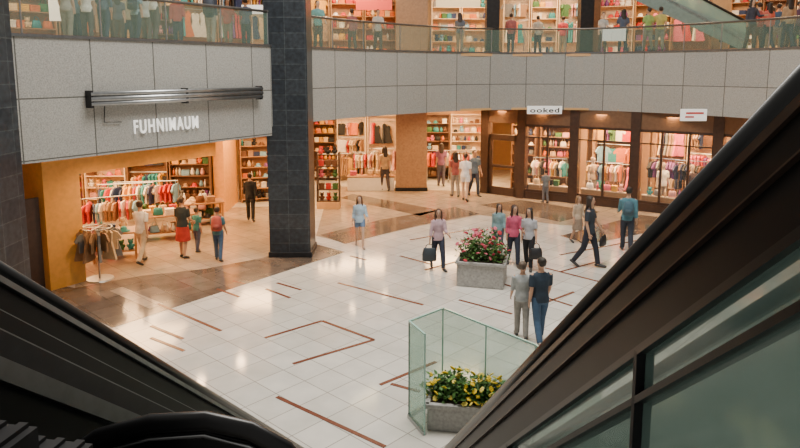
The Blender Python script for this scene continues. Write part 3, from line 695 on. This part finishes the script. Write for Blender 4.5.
# upper gallery shops
shelf_wall((-15.5,17.2),(-10.4,23.0),z0=UZ,rows=5,rowh=.52,group="goods in upper gallery shops",cols=bright,mode='mix',pale=True)
shelf_wall((-9.6,24),(-5.2,28.2),z0=UZ,rows=5,rowh=.52,group="goods in upper gallery shops",cols=warm,mode='mix')
shelf_wall((-4.6,29),(-.2,30),z0=UZ,rows=5,rowh=.52,group="goods in upper gallery shops",cols=["red","orange","yellow","white","cream","tan"],mode='mix')
shelf_wall((1.4,31),(4.2,31.2),z0=UZ,rows=5,rowh=.52,group="goods in upper gallery shops",cols=bright,pale=True,mode='mix')
shelf_wall((4.8,31.2),(8.6,31),z0=UZ,rows=5,rowh=.52,group="goods in upper gallery shops",cols=bright,mode='mix',pale=True)
shelf_wall((9.2,30.8),(13.6,28.9),z0=UZ,rows=5,rowh=.52,group="goods in upper gallery shops",cols=["red","purple","white","navy","pink"],mode='mix')
shelf_wall((14.6,29.2),(17.4,26.6),z0=UZ,rows=5,rowh=.52,group="goods in upper gallery shops",cols=warm,mode='mix')
# ---------- planters ----------
def planter(x,y,w,d_,h,rz,label,fh,nf=34,fcols=None,spread=1.0,fs=(.5,.9)):
    r=root("flower_planter",(x,y,0),label,"planter",rz)
    b=MB(); b.box((0,0,h/2),(w,d_,h)); ob("box",b,M_conc,parent=r,bevel=.02)
    b=MB(); 
    for cx,cy,sx,sy in((0,-d_/2,w+.06,.08),(0,d_/2,w+.06,.08),(-w/2,0,.08,d_+.06),(w/2,0,.08,d_+.06)): b.box((cx,cy,h),(sx,sy,.07))
    ob("rim",b,M_conc,parent=r,bevel=.01)
    b=MB(); b.box((0,0,h),(w-.08,d_-.08,.04)); ob("soil",b,M_soil,parent=r)
    b=MB()
    bumps=[((i-3)/6*w*.66,random.uniform(-.2,.2)*d_,random.uniform(.65,1.0)) for i in range(7)]
    def surf(inner):
        bx,by,bs=random.choice(bumps); a=random.uniform(0,6.283);e=math.asin(random.random()); q=random.uniform(.3,1) if inner else random.uniform(.92,1.05)
        return Vector((bx+math.cos(a)*math.cos(e)*w*.26*q*spread,by+math.sin(a)*math.cos(e)*d_*.42*q*spread,h+.03+math.sin(e)*fh*bs*q))
    for i in range(1700):
        p=surf(True)
        l=random.uniform(.06,.12); di=Vector((random.uniform(-1,1),random.uniform(-1,1),random.uniform(-.3,.9))).normalized(); sd=di.cross(Vector((0,0,1))).normalized()*l*.28
        k=len(b.v); b.v+=[p,p+di*l*.5+sd,p+di*l,p+di*l*.5-sd]; b.f.append((k,k+1,k+2,k+3))
    for i in range(8):
        a=i*.8; b.tube([(0,0,h),(math.cos(a)*w*.25,math.sin(a)*d_*.25,h+fh*.6)],.01,5)
    o=ob("foliage",b,M_leaf,parent=r); o["kind"]="stuff"
    f=MB()
    for k in range(6):
        a=k*math.pi/3; f.blob((math.cos(a)*.032,math.sin(a)*.032,.0),(.028,.028,.014),7,4)
    f.blob((0,0,.012),(.018,.018,.014),6,4)
    fm=f.mesh("flower",True); fm.materials.append(mat("petal",fcols[0],.6))
    first=None
    for i in range(nf):
        if first is None: o=bpy.data.objects.new("flower",fm); first=o
        else: o=first.copy()
        COL.objects.link(o); o.parent=r
        o.location=surf(False)+Vector((0,0,.03)); o.rotation_euler=(random.uniform(-.9,.9),random.uniform(-.9,.9),0); o.scale=[random.uniform(*fs)]*3
        o.material_slots[0].link='OBJECT'; o.material_slots[0].material=mat("petal",random.choice(fcols),.6,var=.08)
x,y=fl(482,282); planter(x,y,1.15,.95,.60,-.25,"square concrete planter with pink-flowering bush",.78,60,[(.65,.06,.12),(.75,.15,.22),(.55,.03,.05)],1.1,(.6,1.15))
x,y=fl(470,425); planter(x,y,1.25,.5,.40,-.15,"concrete planter box with yellow flowers by glass screen",.44,98,[(.8,.55,.02),(.85,.68,.12)],1.05,(.55,.9))
# glass screen
a0=Vector((*fl(409,417),0)); hgt=height_at(a0.y,322)
a1=Vector((*fl(443,309,hgt),0)); a2=Vector((*fl(536,346,hgt),0)); a4=a2+Vector((.5,-1.3,0)); a3=a0+Vector((.22,-.50,0)); 
r=root("glass_screen",a0,"pale green glass enclosure screen standing on the floor","glass screen")
for p,q in((a0,a1),(a1,a2),(a2,a4),(a0,a3)):
    d=(q-p).normalized(); s=Vector((-d.y,d.x,0)); L=(q-p).length; n=2 if L>1.4 else 1
    for i in range(n):
        b=MB(); b.prism(p-a0+d*(L*i/n+.01),p-a0+d*(L*(i+1)/n-.01),s,-.008,.008,.03,hgt); ob("glass_pane",b,M_boxglass,parent=r)
        b=MB(); e=p-a0+d*(L*i/n); b.tube([e,e+Vector((0,0,hgt))],.012,6); ob("edge_post",b,M_edge,parent=r)
    b=MB(); b.prism(p-a0,q-a0,s,-.03,.03,0,.05); ob("floor_channel",b,M_steel,parent=r)
    b=MB(); b.prism(p-a0,q-a0,s,-.014,.014,hgt,hgt+.025); ob("top_edge",b,M_edge,parent=r)
b=MB(); e=a3-a0; b.tube([e,e+Vector((0,0,hgt))],.012,6); ob("edge_post",b,M_edge,parent=r)
# ---------- escalators ----------
def pl(P0,Q0,k): return P0+(Q0-P0)*k
CUR={}
def setrail(r,a,c,sd): CUR.update(r=r,a=a,c=c,sd=sd)
def pr(name,w0,w1,z0,z1,m,a=None,c=None,bev=0):
    b=MB(); b.prism(a if a is not None else CUR['a'],c if c is not None else CUR['c'],CUR['sd'],w0,w1,z0,z1); return ob(name,b,m,parent=CUR['r'],bevel=bev)
def hrail(off,z,rad,m=None):
    b=MB(); o_=CUR['sd']*off+Vector((0,0,z)); b.tube([CUR['a']+o_,CUR['c']+o_],[rad]*2,12); ob("handrail",b,m or M_black,parent=CUR['r'],smooth=True)
def steps(w0,w1,drop,n=18):
    lo_,hi_,S_=CUR['a'],CUR['c'],CUR['sd']
    for i in range(n):
        p=pl(lo_,hi_,(i+.5)/n); q=pl(lo_,hi_,(i+1.5)/n)
        b=MB(); h_=Vector((q.x-p.x,q.y-p.y,0)); b.prism(p,p+h_,S_,w0,w1,-drop-(q.z-p.z),-drop)
        for k in range(12):
            ww=w0+(w1-w0)*(k+.25)/12; b.prism(p+h_*.02,p+h_*.98,S_,ww,ww+(w1-w0)/30,-drop,-drop+.012)
        ob("step",b,M_dark2,parent=CUR['r'])
def esc_root(P1,P2,k0,k1,label):
    lo=pl(P1,P2,k0);hi=pl(P1,P2,k1); hd=hi-lo; hd.z=0; hd.normalize(); S_=Vector((-hd.y,hd.x,0))
    if S_.x<0:S_=-S_
    o0=Vector((lo.x,lo.y,0)); r=root("escalator",o0,label,"escalator"); setrail(r,lo-o0,hi-o0,S_); return hd
# right
hd=esc_root(at(445,447,6.5),at(800,65,1.8),-.28,1.2,"black escalator with green glass sides rising toward upper floor")
hrail(.03,-.04,(.04,.05))
pr("handrail_guide",.0,.07,-.12,-.07,M_bronze); pr("upper_panel",.02,.06,-.25,-.12,M_dark); pr("trim_strip",.0,.06,-.258,-.25,M_bronze)
pr("lower_panel",.03,.08,-.48,-.258,M_dark); pr("bottom_rail",.0,.1,-.52,-.48,M_black)
lo_,hi_,S_=CUR['a'],CUR['c'],CUR['sd']
for i in range(4):
    a=pl(lo_,hi_,i/4+.002);c=pl(lo_,hi_,(i+1)/4-.002); pr("glass_panel",.04,.06,-1.75,-.52,M_glass2,a=a,c=c)
    m_=pl(lo_,hi_,i/4); b=MB(); b.prism(m_-hd*.012,m_+hd*.012,S_,.0,.08,-1.75,-.50); ob("mullion",b,M_dark2,parent=CUR['r'])
pr("glass_mid_rail",.0,.12,-.74,-.705,M_black); pr("glass_base_rail",.0,.12,-1.8,-1.72,M_black)
pr("truss_side",.0,1.1,-2.6,-1.8,M_dark); pr("far_balustrade",1.06,1.1,-1.75,-.08,M_glass2); hrail(1.08,-.04,.045)
steps(.1,1.0,1.5,30)
# left
esc_root(at(300,447,6.5),at(0,265,2.7),-.25,1.5,"black escalator with steel-lined balustrade and ribbed steps")
hrail(0,-.035,(.045,.04))
pr("handrail_guide",-.03,.05,-.10,-.07,M_dsteel); pr("upper_panel",-.03,.02,-.22,-.10,M_dark); pr("trim_strip",-.03,.035,-.232,-.22,M_dsteel)
pr("lower_panel",-.03,.05,-.33,-.232,M_dark); pr("trim_strip",-.03,.09,-.345,-.33,M_dsteel)
pr("skirt_panel",-.03,.11,-1.2,-.345,M_dark2); pr("inner_deck",.11,.22,-.60,-.50,M_dsteel); pr("inner_skirt",.11,.18,-1.2,-.60,M_dark)
steps(.18,.95,.90,32)
pr("truss_side",-.03,1.0,-1.9,-1.2,M_dark2)
# rounded handrail end of neighbouring descending escalator
pts=[at(px,py,2.3) for px,py in((30,520),(60,466),(100,438),(150,424),(205,421),(250,431),(285,450),(310,480),(318,520))]
o0=pts[4].copy(); o0.z=0
r=root("escalator_newel",o0,"rounded black handrail end of a descending escalator","escalator")
b=MB(); b.tube([p-o0 for p in pts],[(.028,.04)]*len(pts),12,ax=(0,1,0)); ob("handrail",b,M_black,parent=r,smooth=True)
b=MB(); 
b.outline([((p-o0).x*.95,(p-o0).z-.035) for p in pts],-.015,.015); ob("newel_panel",b,M_dark,parent=r)
b=MB(); b.tube([(p-o0)*1.0-Vector((0,.02,.05)) for p in pts],.007,8); ob("trim_strip",b,M_steel,parent=r,smooth=True)
# upper escalator
P1=at(746,50,24.9);P2=at(624,-14,27.2)
hd=(P2-P1);hd.z=0;hd.normalize();SU=Vector((-hd.y,hd.x,0))
if SU.y<0:SU=-SU
o0=Vector((P1.x,P1.y,UZ)); a_=P1-o0;c_=P2-o0; a_.z=0.0
r=root("escalator",o0,"gallery escalator with green glass balustrades climbing to next floor","escalator")
setrail(r,a_,c_,SU)
for off in(0,1.2):
    pr("glass_panel",off,off+.02,.45,1.1,M_glassu); hrail(off,1.12,.05,M_dark2); pr("deck",off-.05,off+.08,.33,.45,mat("pale_steel",(.55,.58,.56),.4,.3))
pr("truss_side",-.05,1.3,-.35,.33,mat("grey_green_steel",(.20,.27,.245),.4,.2),a=a_+Vector((0,0,.36)))
steps(.1,1.1,-.30,12)
# ---------- lamps ----------
def area(loc,size,e,c,sy=None,rot=(0,0,0),name="ceiling_lamp"):
    l=bpy.data.lights.new(name,'AREA'); l.energy=e; l.color=c; l.size=size
    if sy: l.shape='RECTANGLE'; l.size_y=sy
    o=bpy.data.objects.new(name,l); COL.objects.link(o); o.location=loc; o.rotation_euler=rot; return o
WARM=(1,.58,.25)
area((-8.8,20,3.4),3,560,WARM); area((-10,22,3.4),3,400,WARM); area((-5.2,24,3.4),2,300,WARM)
area((-2.2,29,3.6),3,460,WARM,2); area((2.4,29.8,3.6),2.5,420,WARM,2)
for i in range(5):
    d=(W[i+1]-W[i]).normalized(); s=Vector((-d.y,d.x,0)); p=(W[i]+W[i+1])/2+s*.9; area((p.x,p.y,3.6),1.6,380,WARM)
for x,y in((-12.4,19),(-8,25),(-2.3,28),(3,29.5),(7,29.5),(11.5,28),(15,25)):
    area((x,y,9.2),2.5,380,(1,.64,.32))
# linear fittings in shops
for x,y in((-2.9,30),(-1.6,30),(-2.2,29.2),(2.2,30.6),(-8.5,22.3),(-10,22.8)):
    o=root("linear_ceiling_light",(x,y,ZB-.02 if x>-5 else ZL-.02),"slim glowing linear ceiling light fitting","ceiling light",group="linear shop lights")
    b=MB(); b.box((0,0,-.03),(1.0,.09,.03)); ob("tube",b,M_lamp,parent=o)
    b=MB(); b.box((0,0,-.005),(1.05,.14,.02)); ob("housing",b,M_steel,parent=o)
# recessed downlights in the soffit
for x,y in((-6.6,15.6),(-5.6,17.2),(-4.8,18.6),(-1.8,23.6),(-.6,25.2),(1.2,26.6),(3.4,27),(5.4,26.6),(7.4,25.9),(9.4,24.6),(10.9,23),(-3.2,22.6)):
    zc=ZL if x<-4 else ZB
    o=root("recessed_downlight",(x,y,zc),"small round recessed ceiling downlight","ceiling light",group="soffit downlights")
    b=MB(); b.tube([(0,0,-.012),(0,0,-.002)],.09,14); ob("lamp_disc",b,M_lamp,parent=o)
    b=MB(); b.tube([(0,0,-.02),(0,0,0)],[.12,.13],14,cap=False); ob("rim",b,M_steel,parent=o)
    l=bpy.data.lights.new("lamp",'SPOT'); l.energy=240; l.color=(1,.62,.30); l.spot_size=math.radians(150); l.spot_blend=.7; l.shadow_soft_size=.1
    q=bpy.data.objects.new("downlight_lamp",l); COL.objects.link(q); q.location=(x,y,zc-.05)
# skylight above the atrium
area((1,12,17),8,3900,(1,.955,.875),8,name="skylight")
w=bpy.data.worlds.new("world"); sc.world=w; w.use_nodes=True
w.node_tree.nodes["Background"].inputs[0].default_value=(.95,.91,.84,1); w.node_tree.nodes["Background"].inputs[1].default_value=.38
